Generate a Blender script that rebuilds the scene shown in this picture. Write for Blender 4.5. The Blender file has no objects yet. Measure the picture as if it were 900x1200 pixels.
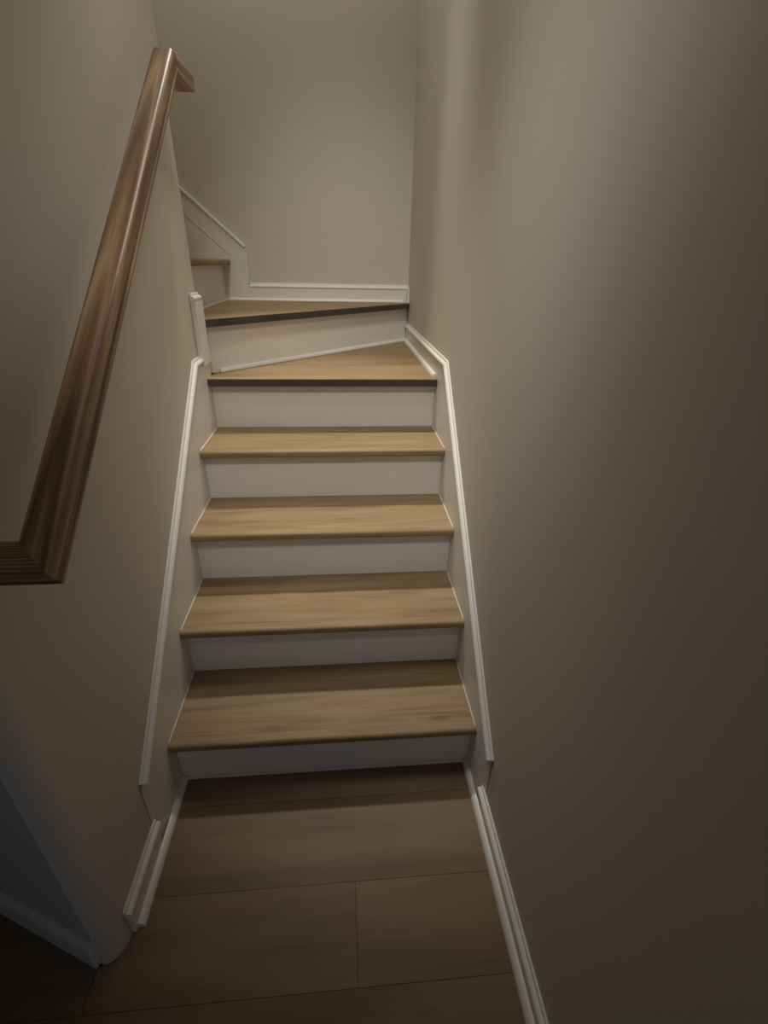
import bpy, bmesh, math, random
from mathutils import Vector, Matrix
random.seed(4)
C = bpy.context.scene.collection
sc = bpy.context.scene

# ------------------------------------------------------------------ camera
cam_data = bpy.data.cameras.new('camera')
cam = bpy.data.objects.new('camera', cam_data); C.objects.link(cam)
PITCH, YAW, ROLL, FPX = 0.4818, 0.0906, 0.0213, 560.77
cam_data.sensor_fit = 'VERTICAL'; cam_data.sensor_height = 24.0
cam_data.lens = FPX / 1200 * 24.0
cam_data.clip_start = 0.01
cy_, sy_ = math.cos(YAW), math.sin(YAW)
f_ = Vector((sy_, cy_, 0)); r_ = Vector((cy_, -sy_, 0)); u_ = Vector((0, 0, 1))
F = f_*math.cos(PITCH) - u_*math.sin(PITCH); U = u_*math.cos(PITCH) + f_*math.sin(PITCH)
Rv = r_*math.cos(ROLL) + U*math.sin(ROLL); Uv = U*math.cos(ROLL) - r_*math.sin(ROLL)
m3 = Matrix((Rv, Uv, -F)).transposed()
cam.matrix_world = Matrix.Translation((0.4815, -0.9105, 1.3324)) @ m3.to_4x4()
sc.camera = cam

# ------------------------------------------------------------------ light
sc.view_settings.view_transform = 'Standard'; sc.view_settings.look = 'None'
sc.view_settings.gamma = 1.0; sc.view_settings.use_curve_mapping = False
sc.view_settings.exposure = 0.0
world = bpy.data.worlds.new('World'); sc.world = world; world.use_nodes = True
bg = world.node_tree.nodes['Background']
bg.inputs[0].default_value = (0.55, 0.66, 1.0, 1); bg.inputs[1].default_value = 0.002
def light(name, kind, loc, energy, col, size, target=None, spread=None):
    l = bpy.data.lights.new(name, kind); l.energy = energy; l.color = col
    if kind == 'AREA':
        l.shape = 'DISK' if not isinstance(size, tuple) else 'RECTANGLE'
        if isinstance(size, tuple): l.size, l.size_y = size
        else: l.size = size
        if spread: l.spread = math.radians(spread)
    else: l.shadow_soft_size = size
    o = bpy.data.objects.new(name, l); o.location = loc; C.objects.link(o)
    if target: o.rotation_euler = (Vector(target)-Vector(loc)).to_track_quat('-Z', 'Y').to_euler()
    return o
def spot(name, loc, target, energy, cone, col, soft=0.08):
    o = light(name, 'SPOT', loc, energy, col, soft, target)
    o.data.spot_size = math.radians(cone); o.data.spot_blend = 1.0
WARM = (1.0, 0.965, 0.895)
light('ceiling_lamp_light', 'POINT', (0.18, 1.36, 3.4), 17, WARM, 0.12)
spot('landing_fill_spot', (0.42, 1.4, 3.7), (0.5, 0.7, 0.7), 250, 28, WARM)  # added unseen spot that brightens the treads, no known fixture
spot('stairwell_fill_spot', (0.42, -0.4, 3.7), (0.55, 1.6, 1.25), 140, 34, WARM, 0.25)  # added fill aimed at the back wall, not a known lamp
spot('wall_fill_spot', (0.10, 0.0, 3.0), (0.84, 0.2, 0.70), 62, 42, WARM, 0.25)  # extra spot put in to lift the right wall
spot('wall_fill_spot', (0.74, 0.55, 3.2), (0.0, 0.55, 0.9), 55, 34, WARM, 0.2)  # another added spot, lifts the left wall
spot('hall_fill_spot', (0.42, -1.0, 2.38), (0.50, 0.80, 0.80), 54, 46, WARM, 0.14)  # added fill from above the camera to brighten the risers
light('hall_fill_light', 'AREA', (0.35, -3.1, 1.5), 1.1, (0.70, 0.80, 1.0), (0.9, 1.2), (0.4, 0.3, 0.6), 90)  # added bluish fill behind the camera, stands in for daylight without a window

# ------------------------------------------------------------------ dimensions
H, D, W = 0.19, 0.2261, 0.8311          # rise, run, width between the skirts
NOSE, TH = 0.0423, 0.026                # nosing overhang, tread thickness
YB = 1.8994                             # back wall
XL, XR = -0.010, W + 0.010              # side walls
YE = 0.915                              # end of the left wall
X7 = -0.115                             # first riser of the upper flight
ZT, ZH = 4.2, 2.45                      # ceilings

# ------------------------------------------------------------------ materials
def mat(name):
    m = bpy.data.materials.new(name); m.use_nodes = True
    return m, m.node_tree, m.node_tree.nodes['Principled BSDF']
def N(nt, t, **kw):
    n = nt.nodes.new(t)
    for k, v in kw.items(): setattr(n, k, v)
    return n
def paint(name, col, rough, var=0.03, bump=0.05, scale=160):
    m, nt, b = mat(name)
    tc = N(nt, 'ShaderNodeTexCoord')
    n1 = N(nt, 'ShaderNodeTexNoise'); n1.inputs['Scale'].default_value = 2.5; n1.inputs['Detail'].default_value = 4
    n2 = N(nt, 'ShaderNodeTexNoise'); n2.inputs['Scale'].default_value = scale; n2.inputs['Detail'].default_value = 3
    nt.links.new(tc.outputs['Object'], n1.inputs['Vector']); nt.links.new(tc.outputs['Object'], n2.inputs['Vector'])
    mr = N(nt, 'ShaderNodeMapRange'); mr.inputs['To Min'].default_value = 1-var; mr.inputs['To Max'].default_value = 1+var
    nt.links.new(n1.outputs['Fac'], mr.inputs['Value'])
    vm = N(nt, 'ShaderNodeVectorMath', operation='SCALE'); vm.inputs[0].default_value = col
    nt.links.new(mr.outputs[0], vm.inputs['Scale']); nt.links.new(vm.outputs[0], b.inputs['Base Color'])
    b.inputs['Roughness'].default_value = rough
    bp = N(nt, 'ShaderNodeBump'); bp.inputs['Strength'].default_value = bump; bp.inputs['Distance'].default_value = 0.002
    nt.links.new(n2.outputs['Fac'], bp.inputs['Height']); nt.links.new(bp.outputs[0], b.inputs['Normal'])
    return m
def wood(name, dark, mid, light, rough, ringscale=9.0, stretch=0.10, distort=3.0, rot=(0,0,0), axis='X',
         knots=0.0, coat=0.0, cathedral=None, patch=11, rnd=1.0, fine=1.0, contrast=1.0, spec=0.5, center=(0, 0, 0)):
    """growth rings sliced along the board's length (axis X before rot), fine pores, optional knots"""
    m, nt, b = mat(name); L = nt.links.new
    tc = N(nt, 'ShaderNodeTexCoord'); oi = N(nt, 'ShaderNodeObjectInfo')
    off = N(nt, 'ShaderNodeVectorMath', operation='SCALE'); off.inputs[0].default_value = (3.1*rnd, 0.9*rnd, 0.25*rnd)
    L(oi.outputs['Random'], off.inputs['Scale'])
    mp = N(nt, 'ShaderNodeMapping'); mp.inputs['Rotation'].default_value = rot; mp.inputs['Location'].default_value = center
    L(tc.outputs['Object'], mp.inputs['Vector'])
    add = N(nt, 'ShaderNodeVectorMath', operation='ADD'); L(mp.outputs[0], add.inputs[0]); L(off.outputs[0], add.inputs[1])
    st = N(nt, 'ShaderNodeVectorMath', operation='MULTIPLY'); st.inputs[1].default_value = (stretch, 1, 1)
    L(add.outputs[0], st.inputs[0])
    # large slow noise warps the rings
    nz = N(nt, 'ShaderNodeTexNoise'); nz.inputs['Scale'].default_value = ringscale; nz.inputs['Detail'].default_value = 2.5
    L(st.outputs[0], nz.inputs['Vector'])
    mul = N(nt, 'ShaderNodeMath', operation='MULTIPLY'); mul.inputs[1].default_value = distort; L(nz.outputs['Fac'], mul.inputs[0])
    if cathedral:      # nested arches: rings = k*(across-c)^2 + s*along
        c_, k_, s_ = cathedral
        sx = N(nt, 'ShaderNodeSeparateXYZ'); L(add.outputs[0], sx.inputs[0])
        a1 = N(nt, 'ShaderNodeMath', operation='SUBTRACT'); a1.inputs[1].default_value = c_; L(sx.outputs['Y'], a1.inputs[0])
        a2 = N(nt, 'ShaderNodeMath', operation='MULTIPLY'); L(a1.outputs[0], a2.inputs[0]); L(a1.outputs[0], a2.inputs[1])
        a3 = N(nt, 'ShaderNodeMath', operation='MULTIPLY_ADD'); a3.inputs[1].default_value = k_; L(a2.outputs[0], a3.inputs[0]); L(mul.outputs[0], a3.inputs[2])
        a4 = N(nt, 'ShaderNodeMath', operation='MULTIPLY_ADD'); a4.inputs[1].default_value = s_; L(sx.outputs['X'], a4.inputs[0]); L(a3.outputs[0], a4.inputs[2])
        mul = a4
    fr = N(nt, 'ShaderNodeMath', operation='PINGPONG'); fr.inputs[1].default_value = 0.5; L(mul.outputs[0], fr.inputs[0])
    ring = N(nt, 'ShaderNodeMath', operation='MULTIPLY'); ring.inputs[1].default_value = 2.0; L(fr.outputs[0], ring.inputs[0])
    # fibre
    sf = N(nt, 'ShaderNodeVectorMath', operation='MULTIPLY'); sf.inputs[1].default_value = (6, 180, 180); L(add.outputs[0], sf.inputs[0])
    nf = N(nt, 'ShaderNodeTexNoise'); nf.inputs['Scale'].default_value = 1.0; nf.inputs['Detail'].default_value = 5
    L(sf.outputs[0], nf.inputs['Vector'])
    # broad tone patches
    sb = N(nt, 'ShaderNodeVectorMath', operation='MULTIPLY'); sb.inputs[1].default_value = (2.2, patch, patch); L(add.outputs[0], sb.inputs[0])
    nb = N(nt, 'ShaderNodeTexNoise'); nb.inputs['Scale'].default_value = 1.0; nb.inputs['Detail'].default_value = 3; L(sb.outputs[0], nb.inputs['Vector'])
    mA = N(nt, 'ShaderNodeMath', operation='MULTIPLY'); mA.inputs[1].default_value = 0.40*contrast; L(ring.outputs[0], mA.inputs[0])
    mB = N(nt, 'ShaderNodeMath', operation='MULTIPLY_ADD'); mB.inputs[1].default_value = 0.45*fine; L(nf.outputs['Fac'], mB.inputs[0]); L(mA.outputs[0], mB.inputs[2])
    mC = N(nt, 'ShaderNodeMath', operation='MULTIPLY_ADD'); mC.inputs[1].default_value = 0.75; L(nb.outputs['Fac'], mC.inputs[0]); L(mB.outputs[0], mC.inputs[2])
    mD = N(nt, 'ShaderNodeMath', operation='SUBTRACT'); mD.inputs[1].default_value = 0.20*contrast + 0.225*fine + 0.375 - 0.5; L(mC.outputs[0], mD.inputs[0])
    fac = mD.outputs[0]
    cr = N(nt, 'ShaderNodeValToRGB'); e = cr.color_ramp.elements
    e[0].position = 0.2; e[0].color = (*dark, 1); e[1].position = 0.85; e[1].color = (*light, 1)
    x = cr.color_ramp.elements.new(0.5); x.color = (*mid, 1)
    L(fac, cr.inputs[0]); col = cr.outputs[0]
    if knots:
        sk = N(nt, 'ShaderNodeVectorMath', operation='MULTIPLY'); sk.inputs[1].default_value = (2.6, 9.0, 0.0); L(add.outputs[0], sk.inputs[0])
        vo = N(nt, 'ShaderNodeTexVoronoi'); vo.inputs['Scale'].default_value = 1.0; L(sk.outputs[0], vo.inputs['Vector'])
        nd = N(nt, 'ShaderNodeMath', operation='MULTIPLY_ADD'); nd.inputs[1].default_value = 0.10; L(nf.outputs['Fac'], nd.inputs[0]); L(vo.outputs['Distance'], nd.inputs[2])
        kr = N(nt, 'ShaderNodeMapRange'); kr.inputs['From Min'].default_value = 0.05; kr.inputs['From Max'].default_value = 0.16
        kr.inputs['To Min'].default_value = knots; kr.inputs['To Max'].default_value = 0.0; L(nd.outputs[0], kr.inputs['Value'])
        mx = N(nt, 'ShaderNodeMix', data_type='RGBA'); mx.inputs['B'].default_value = (dark[0]*.55, dark[1]*.5, dark[2]*.45, 1)
        L(kr.outputs[0], mx.inputs['Factor']); L(col, mx.inputs['A']); col = mx.outputs['Result']
    # each board its own tone
    tone = N(nt, 'ShaderNodeMapRange'); tone.inputs['To Min'].default_value = 0.92; tone.inputs['To Max'].default_value = 1.06; L(oi.outputs['Random'], tone.inputs['Value'])
    vs = N(nt, 'ShaderNodeVectorMath', operation='SCALE'); L(col, vs.inputs[0]); L(tone.outputs[0], vs.inputs['Scale'])
    L(vs.outputs[0], b.inputs['Base Color'])
    b.inputs['Roughness'].default_value = rough; b.inputs['Coat Weight'].default_value = coat; b.inputs['Coat Roughness'].default_value = 0.25
    b.inputs['Specular IOR Level'].default_value = spec
    bp = N(nt, 'ShaderNodeBump'); bp.inputs['Strength'].default_value = 0.12; bp.inputs['Distance'].default_value = 0.0008
    L(nf.outputs['Fac'], bp.inputs['Height']); L(bp.outputs[0], b.inputs['Normal'])
    return m

M = {}
M['wall'] = paint('wall_paint', (0.62, 0.575, 0.495), 0.75, 0.02, 0.10, 240)
M['white'] = paint('white_trim_paint', (0.80, 0.765, 0.70), 0.38, 0.015, 0.02, 90)
M['ceiling'] = paint('ceiling_paint', (0.6, 0.58, 0.54), 0.9)
M['oak'] = wood('oak_tread_laminate', (0.20, 0.13, 0.062), (0.30, 0.205, 0.105), (0.37, 0.265, 0.145), 0.55, 12.0, 0.12, 5.0, knots=0.8, spec=0.3, contrast=0.55, patch=26, fine=1.1)
M['floor_oak'] = wood('oak_floor_laminate', (0.15, 0.10, 0.052), (0.21, 0.145, 0.08), (0.26, 0.185, 0.105), 0.55, 5.0, 0.14, 5.0, knots=0.25, spec=0.3, contrast=0.6, fine=0.7)
M['oak_cross'] = wood('oak_tread_laminate_cross', (0.20, 0.13, 0.062), (0.30, 0.205, 0.105), (0.37, 0.265, 0.145), 0.55, 7.0, 0.16, 5.0, spec=0.3, contrast=0.5, rot=(0, 0, math.pi/2))
M['edge'] = wood('dark_laminate_edge', (0.045, 0.035, 0.028), (0.065, 0.05, 0.04), (0.085, 0.065, 0.05), 0.5)
M['dark'] = paint('dark_underlay', (0.02, 0.017, 0.014), 0.9)
SLOPE = math.atan2(H, D)
rail_cols = ((0.085, 0.042, 0.019), (0.20, 0.112, 0.054), (0.40, 0.26, 0.14))
M['rail'] = wood('stained_oak_along_slope', *rail_cols, 0.36, 9.0, 0.10, 2.6, coat=0.2, contrast=1.1, cathedral=(-0.071, 1700.0, 1.7), patch=20, rnd=0.0, fine=1.2)
M['rail_x'] = M['rail']

# ------------------------------------------------------------------ mesh helpers
def finish(name, bm, m, parent=None, smooth=None, kind=None, label=None):
    bmesh.ops.remove_doubles(bm, verts=bm.verts, dist=1e-5)
    bmesh.ops.recalc_face_normals(bm, faces=bm.faces)
    me = bpy.data.meshes.new(name); bm.to_mesh(me); bm.free()
    me.materials.append(m)
    if smooth:
        me.polygons.foreach_set('use_smooth', [True]*len(me.polygons))
        me.set_sharp_from_angle(angle=math.radians(smooth))
    o = bpy.data.objects.new(name, me); C.objects.link(o)
    if parent is not None: o.parent = parent
    if kind: o['kind'] = kind
    if label: o['label'] = label
    return o
def prism(pts, lo_, hi_, axis='z', bm=None, bevel=0.0):
    """polygon pts (2D) extruded between lo_ and hi_ along axis. x: pts=(y,z); y: pts=(x,z); z: pts=(x,y)"""
    bm = bm or bmesh.new()
    def P(a, b, t):
        return {'x': (t, a, b), 'y': (a, t, b), 'z': (a, b, t)}[axis]
    v0 = [bm.verts.new(P(a, b, lo_)) for a, b in pts]; v1 = [bm.verts.new(P(a, b, hi_)) for a, b in pts]
    n = len(pts); fs = [bm.faces.new(v0), bm.faces.new(v1[::-1])]
    for i in range(n): fs.append(bm.faces.new((v0[i], v0[(i+1) % n], v1[(i+1) % n], v1[i])))
    if bevel:
        bmesh.ops.recalc_face_normals(bm, faces=bm.faces)
        es = list({e for f in fs for e in f.edges})
        bmesh.ops.bevel(bm, geom=es, offset=bevel, segments=2, affect='EDGES', profile=0.7, clamp_overlap=True)
    return bm
def box(x0, x1, y0, y1, z0, z1, bevel=0.0, bm=None):
    return prism([(x0, y0), (x1, y0), (x1, y1), (x0, y1)], z0, z1, 'z', bm, bevel)
def sweep(profile, path, K, flip=1, mode='A', bm=None, n0=None, n1=None):
    """profile (a,b) swept along path with mitred joints.
    mode 'A': a runs along the fixed vector K, b along cross(d,K)*flip (path lies in a plane square to K)
    mode 'B': b runs along the fixed vector K, a along cross(d,K)*flip"""
    bm = bm or bmesh.new(); K = Vector(K)
    path = [Vector(p) for p in path]; nseg = len(path)-1
    d = [(path[i+1]-path[i]).normalized() for i in range(nseg)]
    rings = []
    for i, p in enumerate(path):
        s = min(i, nseg-1) if i else 0
        ds = d[max(0, i-1)]
        X = ds.cross(K).normalized()*flip
        if 0 < i < nseg: nn = (d[i-1]+d[i]).normalized()
        elif i == 0: nn = Vector(n0) if n0 else d[0]
        else: nn = Vector(n1) if n1 else d[-1]
        ring = []
        for a, b in profile:
            off = (K*a + X*b) if mode == 'A' else (X*a + K*b)
            t = -(off.dot(nn))/ds.dot(nn)
            ring.append(bm.verts.new(p + off + ds*t))
        rings.append(ring)
    n = len(profile)
    for i in range(nseg):
        for k in range(n):
            bm.faces.new((rings[i][k], rings[i][(k+1) % n], rings[i+1][(k+1) % n], rings[i+1][k]))
    bm.faces.new(rings[0]); bm.faces.new(rings[-1][::-1])
    return bm
# cap moulding: a = out from wall, b = up from its wall-side top edge
CAP = [(0, 0), (0.0045, 0), (0.0062, -0.0025), (0.0064, -0.0075), (0.0105, -0.0085), (0.0150, -0.0120), (0.0165, -0.0165), (0.0150, -0.0200), (0.0125, -0.0215), (0.0120, -0.0255), (0.009, -0.0265), (0, -0.0265)]
def quarter(r=0.014, n=6):
    return [(0, 0)] + [(r*math.cos(t), r*math.sin(t)) for t in [math.pi/2*i/n for i in range(n+1)]]

# ------------------------------------------------------------------ setting
arc = []
cxa, cya, ra = XL-0.045, -0.368, 0.045
for i in range(7):
    t = math.radians(-i*(180-24)/2/6*1.0)
    arc.append((cxa+ra*math.cos(t), cya+ra*math.sin(t)))
diag_dir = Vector((-0.25, 0.112)).normalized()
dg0 = Vector(arc[-1]); dg1 = dg0 + diag_dir*1.55
foot = [(XL-0.001, YE-0.0)] + [(x-0.001, y) for x, y in arc] + [(dg1.x, dg1.y), (dg1.x, YE)]
finish('wall_left', prism(foot, -0.12, ZT), M['wall'], kind='structure', smooth=25)
finish('wall_right', box(XR+0.001, XR+0.1, -3.2, YB+0.1, -0.12, ZT), M['wall'], kind='structure')
finish('wall_back', box(-1.3, XR+0.05, YB+0.001, YB+0.1, -0.12, ZT), M['wall'], kind='structure')
finish('wall_front', box(XL, XR, -0.72, -0.6, ZH+0.08, ZT), M['wall'], kind='structure')
finish('ceiling', box(-1.3, XR+0.1, -0.72, YB+0.1, ZT, ZT+0.1), M['ceiling'], kind='structure')
hall = [(XR, -3.2), (XR, 0.0), (XL, 0.0)] + arc + [(dg1.x, dg1.y), (dg1.x, -3.2)]
finish('ceiling.001', prism([(XR, -3.2), (XR, -0.6), (XL-0.3, -0.6), (XL-0.3, -0.2), (dg1.x, dg1.y), (dg1.x, -3.2)], ZH, ZH+0.08), M['ceiling'], kind='structure')

# floor: subfloor with planks running across the foot of the stairs
floor = finish('floor', prism(hall, -0.10, -0.0095), M['dark'], kind='structure')
def clip(poly, p, n):
    out = []
    for i in range(len(poly)):
        a, b = Vector(poly[i]), Vector(poly[(i+1) % len(poly)])
        da, db = (a-p).dot(n), (b-p).dot(n)
        if da >= 0: out.append(tuple(a))
        if (da > 0) != (db > 0) and abs(da-db) > 1e-9:
            out.append(tuple(a + (b-a)*(da/(da-db))))
    return out
seam = [0.0, -0.088, -0.296, -0.489, -0.697]
while seam[-1] > -2.3: seam.append(seam[-1]-0.2)
g = 0.0004
for i in range(len(seam)-1):
    y1, y0 = seam[i], seam[i+1]
    x0 = XL-0.012 if y1 > -0.4 else -1.25
    joints = [x0, XR]
    if abs(y1+0.296) < 1e-6: joints = [x0, 0.487, XR]
    elif abs(y1+0.489) < 1e-6: joints = [x0, 0.12-0.6, XR+0.0]
    elif i > 3: joints = [x0, -0.4 + 0.35*(i % 3), XR]
    for a, b in zip(joints[:-1], joints[1:]):
        if a == x0 and i == 2:      # clip against the rounded wall corner
            pl = [(max(a, -0.9), y0+g), (b-g, y0+g), (b-g, y1-g), (XL, y1-g), (XL, -0.385), (XL-0.02, -0.408), (XL-0.06, -0.4125)]
            pl = [(-0.06, y0+g), (b-g, y0+g), (b-g, y1-g), (XL-0.004, y1-g), (XL-0.004, -0.385), (-0.03, -0.41), (-0.06, -0.414)]
        else:
            pl = [(a+g, y0+g), (b-g, y0+g), (b-g, y1-g), (a+g, y1-g)]
        finish('plank', prism(pl, -0.0095, 0.0, 'z', None, 0.0005 if len(pl) == 4 else 0), M['floor_oak'], floor)
# dark corner of the hall left of the planks nearest the wall
finish('plank', prism([(-1.25, -0.489+g), (-0.0615, -0.489+g), (-0.0615, -0.4145), (-1.25, 0.10)], -0.0095, 0.0), M['floor_oak'], floor)

# upper landing and the wall below it (out of sight round the corner)
finish('floor_upper', box(-1.3, -0.80, YE, YB, 1.60, 1.90-H*1), M['dark'], kind='structure')

# ------------------------------------------------------------------ staircase
stair = bpy.data.objects.new('staircase', None); C.objects.link(stair)
stair.location = (W/2, 0, 0)
stair['label'] = 'white staircase with light oak treads that winds left past the landing corner'
stair['category'] = 'staircase'
SO = Vector(stair.location)
def child(name, bm, m, parent=stair, smooth=None, label=None):
    bmesh.ops.translate(bm, verts=bm.verts, vec=-SO)
    return finish(name, bm, m, parent, smooth, None, label)
e = 0.0006
def bull(y0, yj, z1, th=TH, n=8):
    """side outline (y,z) of a nosing piece rounded at the front"""
    r = th/2; rr = 0.010
    pts = [(yj, z1), (y0+rr, z1)]
    for i in range(1, n):                                           # top corner
        t = math.pi/2*i/n; pts.append((y0+rr-rr*math.sin(t), z1-rr+rr*math.cos(t)))
    pts.append((y0, z1-rr)); pts.append((y0, z1-th+0.009))
    for i in range(1, n):
        t = math.pi/2*i/n; pts.append((y0+0.009-0.009*math.cos(t), z1-th+0.009-0.009*math.sin(t)))
    pts += [(y0+0.009, z1-th), (yj, z1-th)]
    return pts
NW = 0.030
for k in range(1, 5):
    z = k*H; y0 = (k-1)*D - NOSE
    yb = k*D
    tr = child('tread', prism([(y0+NW+e/2, z-TH), (yb-0.0005, z-TH), (yb-0.0005, z), (y0+NW+e/2, z)], e, W-e, 'x'), M['oak'])
    child('nosing', prism(bull(y0, y0+NW-e/2, z+0.0003), e, W-e, 'x'), M['oak'], tr, 40)
    for xs, sg in ((e, 1), (W-e, -1)):
        child('caulk_bead', prism([(xs, z), (xs+0.0022*sg, z), (xs, z+0.0026)], y0+0.014, yb-0.001, 'y'), M['white'], tr)
RT = 0.012
for k in range(0, 5):
    child('riser', box(e, W-e, k*D, k*D+RT, k*H if k else 0.0, (k+1)*H-TH-0.0005), M['white'])
child('shoe_moulding', box(e, W-e, -0.006, -0.0004, 0.0, 0.008, 0.002), M['white'], label='thin white strip at the foot of the lowest riser')
# --- winder 5: triangle between riser 5 and the skewed riser 6
A6 = Vector((0.0, 0.935)); B6 = Vector((XR-0.001, 1.822)) # nosing line of tread 6
d6 = (B6-A6).normalized(); n6 = Vector((-d6.y, d6.x))     # n6 points back
RA, RB = A6 + n6*0.030, B6 + n6*0.030                      # riser 6 face
RA = RA - d6*(RA.x-0.0)/d6.x; RB = RB - d6*(RB.x-(XR-0.001))/d6.x
ET = 0.004
z5 = 5*H; y5 = 4*D - NOSE
t5 = child('tread', prism([(e, y5+ET), (W-e, y5+ET), (W-e, RB.y), (e, RA.y)], z5-TH, z5), M['oak'], label='triangular winder tread of light oak')
child('edge_strip', box(e, W-e, y5, y5+ET-0.0002, z5-TH, z5-0.0012), M['edge'], t5, label='dark brown flat front edge')
# --- riser 6
def skew_box(a, b, t, z0, z1, bm=None):
    q = [a, b, b+n6*t, a+n6*t]
    return prism([tuple(v) for v in q], z0, z1, 'z', bm)
ra_, rb_ = RA - d6*0.042, RB - d6*0.001
child('riser', skew_box(ra_, rb_, RT, z5, 6*H-TH-0.0005), M['white'], label='skewed white riser under the upper winder tread')
# --- winder 6
z6 = 6*H
pA, pB = A6 + n6*ET, B6 + n6*ET
poly6 = [(pA.x, pA.y), (XR-0.001, pB.y), (XR-0.001, YB-0.012), (X7, YB-0.012), (X7, YE+0.012), (0.0, YE+0.012)]
s6p, s6n = Vector((-0.059, 1.217)), Vector((0.423, 0.906)).normalized()
for sgn in (1, -1):
    pl = clip([tuple(v) for v in poly6], s6p + s6n*0.0004*sgn, s6n*sgn)
    child('tread', prism(pl, z6-TH, z6), M['oak'], label=('rear' if sgn > 0 else 'front')+' board of the upper oak winder tread')
es = child('edge_strip', skew_box(A6, B6, ET-0.0002, z6-TH, z6-0.0012), M['edge'], label='dark brown flat front edge of the upper winder')
# --- upper flight, climbing to the left
for k in (7, 8):
    xr = X7 - (k-7)*D; z = k*H
    child('riser', box(xr-RT, xr, YE+0.012, YB-0.012, (k-1)*H, z-TH-0.0005), M['white'])
    pts = [(xr+0.040-a, b) for a, b in [(p[0], p[1]) for p in bull(0, NW, z)]]
    tr = child('tread', prism([(xr+0.040-NW-e, z-TH), (xr-D, z-TH), (xr-D, z), (xr+0.040-NW-e, z)], YE+0.0125, YB-0.0125, 'y'), M['oak_cross'])
    child('nosing', prism(pts, YE+0.0125, YB-0.0125, 'y'), M['oak_cross'], tr, 40)
# --- skirt boards
KX, KY = (1, 0, 0), (0, 1, 0)
def feather(bm, y_end, x_to):
    """thin the foot of a skirt board down to the wall so that it meets the baseboard"""
    for v in bm.verts:
        if v.co.y < y_end + 1e-4: v.co.x = x_to
    bmesh.ops.triangulate(bm, faces=bm.faces)
    return bm
ls = child('skirt_board', feather(prism([(-0.179, 0.0), (-0.179, 0.225), (-0.10, 0.225+0.079*0.8423), (0.753, 1.010), (YE+0.012, 1.012), (YE+0.012, 0.0), (-0.10, 0.0)], XL, 0.0, 'x'), -0.179, XL+0.0006), M['white'])
child('cap_moulding', sweep(CAP, [(XL, -0.179, 0.248), (XL, 0.753, 1.033), (XL, 0.870, 1.035)], KX, -1, 'A'), M['white'], ls, 25)
rs = child('skirt_board', feather(prism([(-0.150, 0.0), (-0.150, 0.205), (-0.07, 0.205+0.08*0.9039), (0.745, 1.014), (1.845, 1.014), (1.845, 0.0), (-0.07, 0.0)], W, XR, 'x'), -0.150, XR-0.0006), M['white'])
child('cap_moulding', sweep([(-a, b) for a, b in CAP], [(XR, -0.160, 0.225), (XR, 0.745, 1.038), (XR, 1.842, 1.040)], KX, -1, 'A'), M['white'], rs, 25)
# corner board at the end of the left wall, level with the upper winder
cb = child('corner_board', box(XL+0.0005, 0.006, 0.836, YE+0.012, 1.0, 1.205), M['white'], label='short white board capping the end of the left wall')
bm = sweep(CAP, [(XL, 0.832, 1.229), (XL, YE+0.012, 1.229)], KX, -1, 'A')
child('cap_moulding', bm, M['white'], cb, 25)
# back wall skirt along the upper winder and rising beside the upper flight
ZB = 1.223
bs_pts = [(XR, z6), (XR, ZB-0.012), (0.012, ZB-0.012), (0.010, 1.385), (-0.279-0.22, 1.640-0.012+0.22*0.868), (-0.499, 1.30), (X7, z6-0.0)]
bs = child('skirt_board', prism([(0.835+0.006, z6), (0.841, ZB-0.012), (0.006, ZB-0.012), (0.004, 1.380), (-0.90, 2.158), (-0.90, 1.30), (X7, z6)], YB-0.012, YB, 'y'), M['white'])
child('cap_moulding', sweep(CAP, [(0.011, YB, ZB), (XR-0.001, YB, ZB)], (0, -1, 0), -1, 'A'), M['white'], bs, 25)
CAP2 = [(0, 0), (0.014, -0.001), (0.018, -0.004), (0.018, -0.012), (0.012, -0.016), (0, -0.016)]
child('cap_moulding', sweep(CAP2, [(-0.90, YB, 1.391+0.908*0.868), (0.008, YB, 1.391)], (0, -1, 0), -1, 'A'), M['white'], bs, 25)
child('skirt_edge', box(0.004, 0.010, YB-0.014, YB, ZB, 1.385), M['white'], bs)
child('filler_bead', sweep([(0, -0.0015), (0.0022, -0.0015), (0.0022, 0.0015), (0, 0.0015)], [(-0.85, YB-0.012, 1.351+0.777*0.86), (-0.073, YB-0.012, 1.351)], (0, -1, 0), -1, 'A'), M['white'], bs)
# short return of the back skirt on the right wall
child('skirt_board', box(W+0.001, XR, 1.835, YB-0.0125, z6, ZB-0.012), M['white'])
# quarter rounds
Q = quarter(0.013)
child('shoe_moulding', sweep(Q, [(W, y5+0.045, z5), (W, RB.y-0.004, z5)], (0, 0, 1), -1, 'B'), M['white'], rs, 40)
qa, qb = RA + d6*0.022, RB - d6*0.014
child('shoe_moulding', sweep(Q, [(qa.x, qa.y, z5), (qb.x, qb.y, z5)], (0, 0, 1), 1, 'B'), M['white'], stair, 40)
child('shoe_moulding', sweep(quarter(0.011), [(X7, YE+0.02, z6), (X7, YB-0.012, z6), (XR-0.030, YB-0.012, z6)], (0, 0, 1), 1, 'B'), M['white'], bs, 40)

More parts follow.
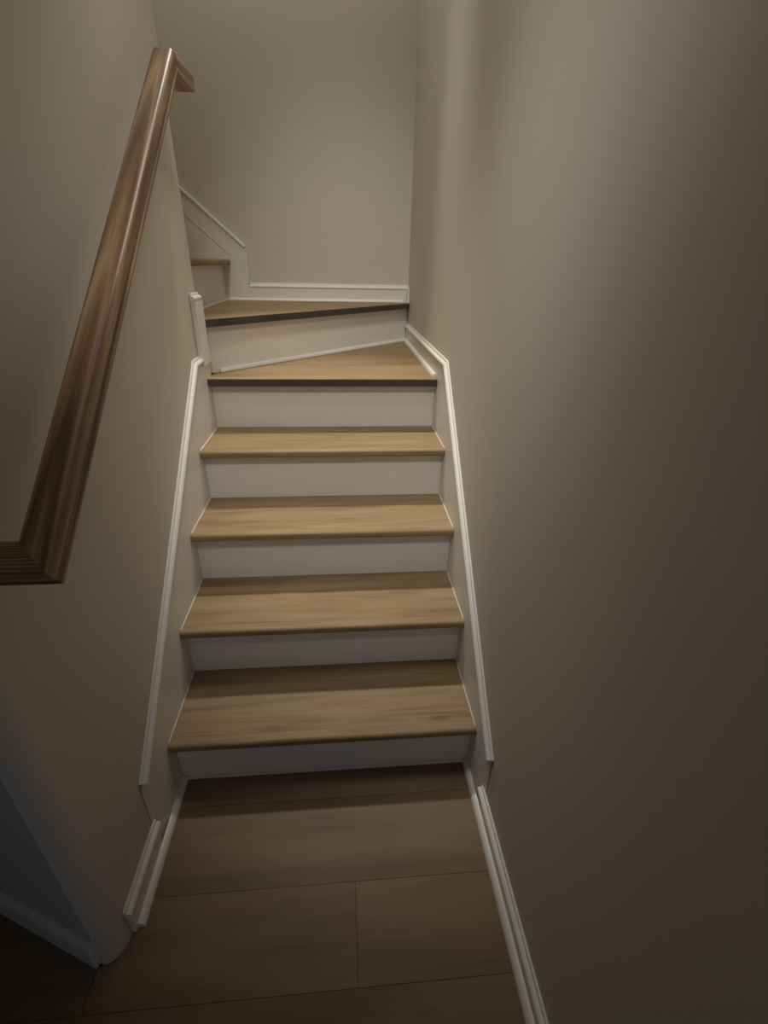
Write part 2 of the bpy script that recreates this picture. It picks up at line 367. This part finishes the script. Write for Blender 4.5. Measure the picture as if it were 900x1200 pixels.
# ------------------------------------------------------------------ baseboards of the lower hall
def baseboard(name, path, top, flip, shoe_path, cap_path):
    bb = finish(name, sweep([(0, -0.0), (0.010, 0), (0.010, top-0.026), (0, top-0.026)], path, (0, 0, 1), flip, 'B'), M['white'], kind='structure')
    finish('cap_moulding', sweep([(a, b+top) for a, b in CAP], cap_path, (0, 0, 1), flip, 'B'), M['white'], bb, 25)
    finish('shoe_moulding', sweep(quarter(0.015), shoe_path, (0, 0, 1), flip, 'B'), M['white'], bb, 40)
    return bb
bl_path = [(XL, -0.1795, 0), (XL, -0.358, 0)]
baseboard('baseboard_left', bl_path, 0.094, -1, [(0.0, -0.002, 0.0), (0.0, -0.350, 0.0)], [(XL, -0.168, 0), (XL, -0.362, 0)])
baseboard('baseboard_right', [(XR, -0.1505, 0), (XR, -3.1, 0)], 0.075, 1, [(W, -0.002, 0.0), (W, -3.1, 0.0)], [(XR, -0.125, 0), (XR, -3.1, 0)])
# baseboard of the dark hall wall round the corner
h0, h1 = dg0 + diag_dir*0.012, dg1
bh = finish('baseboard_hall', sweep([(0, 0), (0.012, 0), (0.012, 0.066), (0, 0.066)], [(h0.x, h0.y, 0), (h1.x, h1.y, 0)], (0, 0, 1), -1, 'B'), M['white'], kind='structure')
finish('cap_moulding', sweep([(0, 0.094), (0.006, 0.093), (0.012, 0.080), (0.012, 0.066), (0, 0.066)], [(h0.x, h0.y, 0), (h1.x, h1.y, 0)], (0, 0, 1), -1, 'B'), M['white'], bh, 25)

# ------------------------------------------------------------------ handrail
RAILX0, RW, RHT = 0.038, 0.053, 0.042
# profile in (x across, b up) with b measured from the rail's top
def rail_profile():
    w, h = RW/2, RHT
    half = []
    for i in range(5):
        t = math.pi/2*i/4
        half.append((w-0.011+0.011*math.sin(t), -0.010+0.010*math.cos(t)))   # rounded top corner
    half += [(w, -0.020), (w-0.0020, -0.0235), (w-0.0032, -0.028), (w-0.0024, -0.0325), (w-0.0002, -0.0345), (w-0.0002, -h+0.002), (w-0.002, -h)]
    return half + [(-a, b) for a, b in half[::-1]]
RP = rail_profile()
xc = RAILX0 + RW/2
rail = bpy.data.objects.new('handrail', None); C.objects.link(rail)
y_lo, z_lo = -0.340, 0.976          # top edge of the rail where it turns to the wall
y_hi = 0.672; z_hi = z_lo + (y_hi-y_lo)*0.795
rail.location = (XL, y_lo, z_lo)
rail['label'] = 'thick brown stained oak handrail climbing the left wall, returned to the wall at its foot'
rail['category'] = 'handrail'
def railpart(name, bm, rot, parent=rail, label=None):
    """mesh stored in a frame whose x runs along the grain"""
    R = rot.to_4x4()
    bmesh.ops.translate(bm, verts=bm.verts, vec=-Vector(rail.location))
    bmesh.ops.transform(bm, matrix=R.inverted(), verts=bm.verts)
    o = finish(name, bm, M['rail'], parent, 35, None, label)
    o.rotation_euler = R.to_euler()
    return o
dsl = Vector((0, y_hi-y_lo, z_hi-z_lo)).normalized()
def frame(d):
    x = Vector(d).normalized(); z = Vector((0, 0, 1)) if abs(x.z) < .9 else Vector((0, 1, 0))
    y = z.cross(x).normalized(); z = x.cross(y)
    return Matrix((x, y, z)).transposed()
top_n = (Vector((0, 1, 0)) + dsl).normalized()
P0, P1 = Vector((xc, y_lo, z_lo)), Vector((xc, y_hi, z_hi))
# sloped length: a across x, b square to the slope
NS = Vector((0, -dsl.z, dsl.y)); mit = (Vector((1, 0, 0)) + dsl).normalized()
railpart('sloped_rail', sweep(RP, [P0, P1], NS, 1, 'B', n0=mit, n1=top_n), frame(dsl))
railpart('level_extension', sweep(RP, [P1 + Vector((0, 0.0003, 0)), P1 + Vector((0, 0.172, 0))], KX, -1, 'A', n0=top_n), frame((0, 1, 0)))
# wall return: mitred in the plane of the slope, runs square to the wall
RF = Matrix(((1, 0, 0), (0, dsl.y, dsl.z), (0, -dsl.z, dsl.y))).transposed()
railpart('wall_return', sweep(RP, [Vector((XL, y_lo, z_lo)), P0 - Vector((0.0002, 0, 0))], NS, 1, 'B', n1=mit), RF)
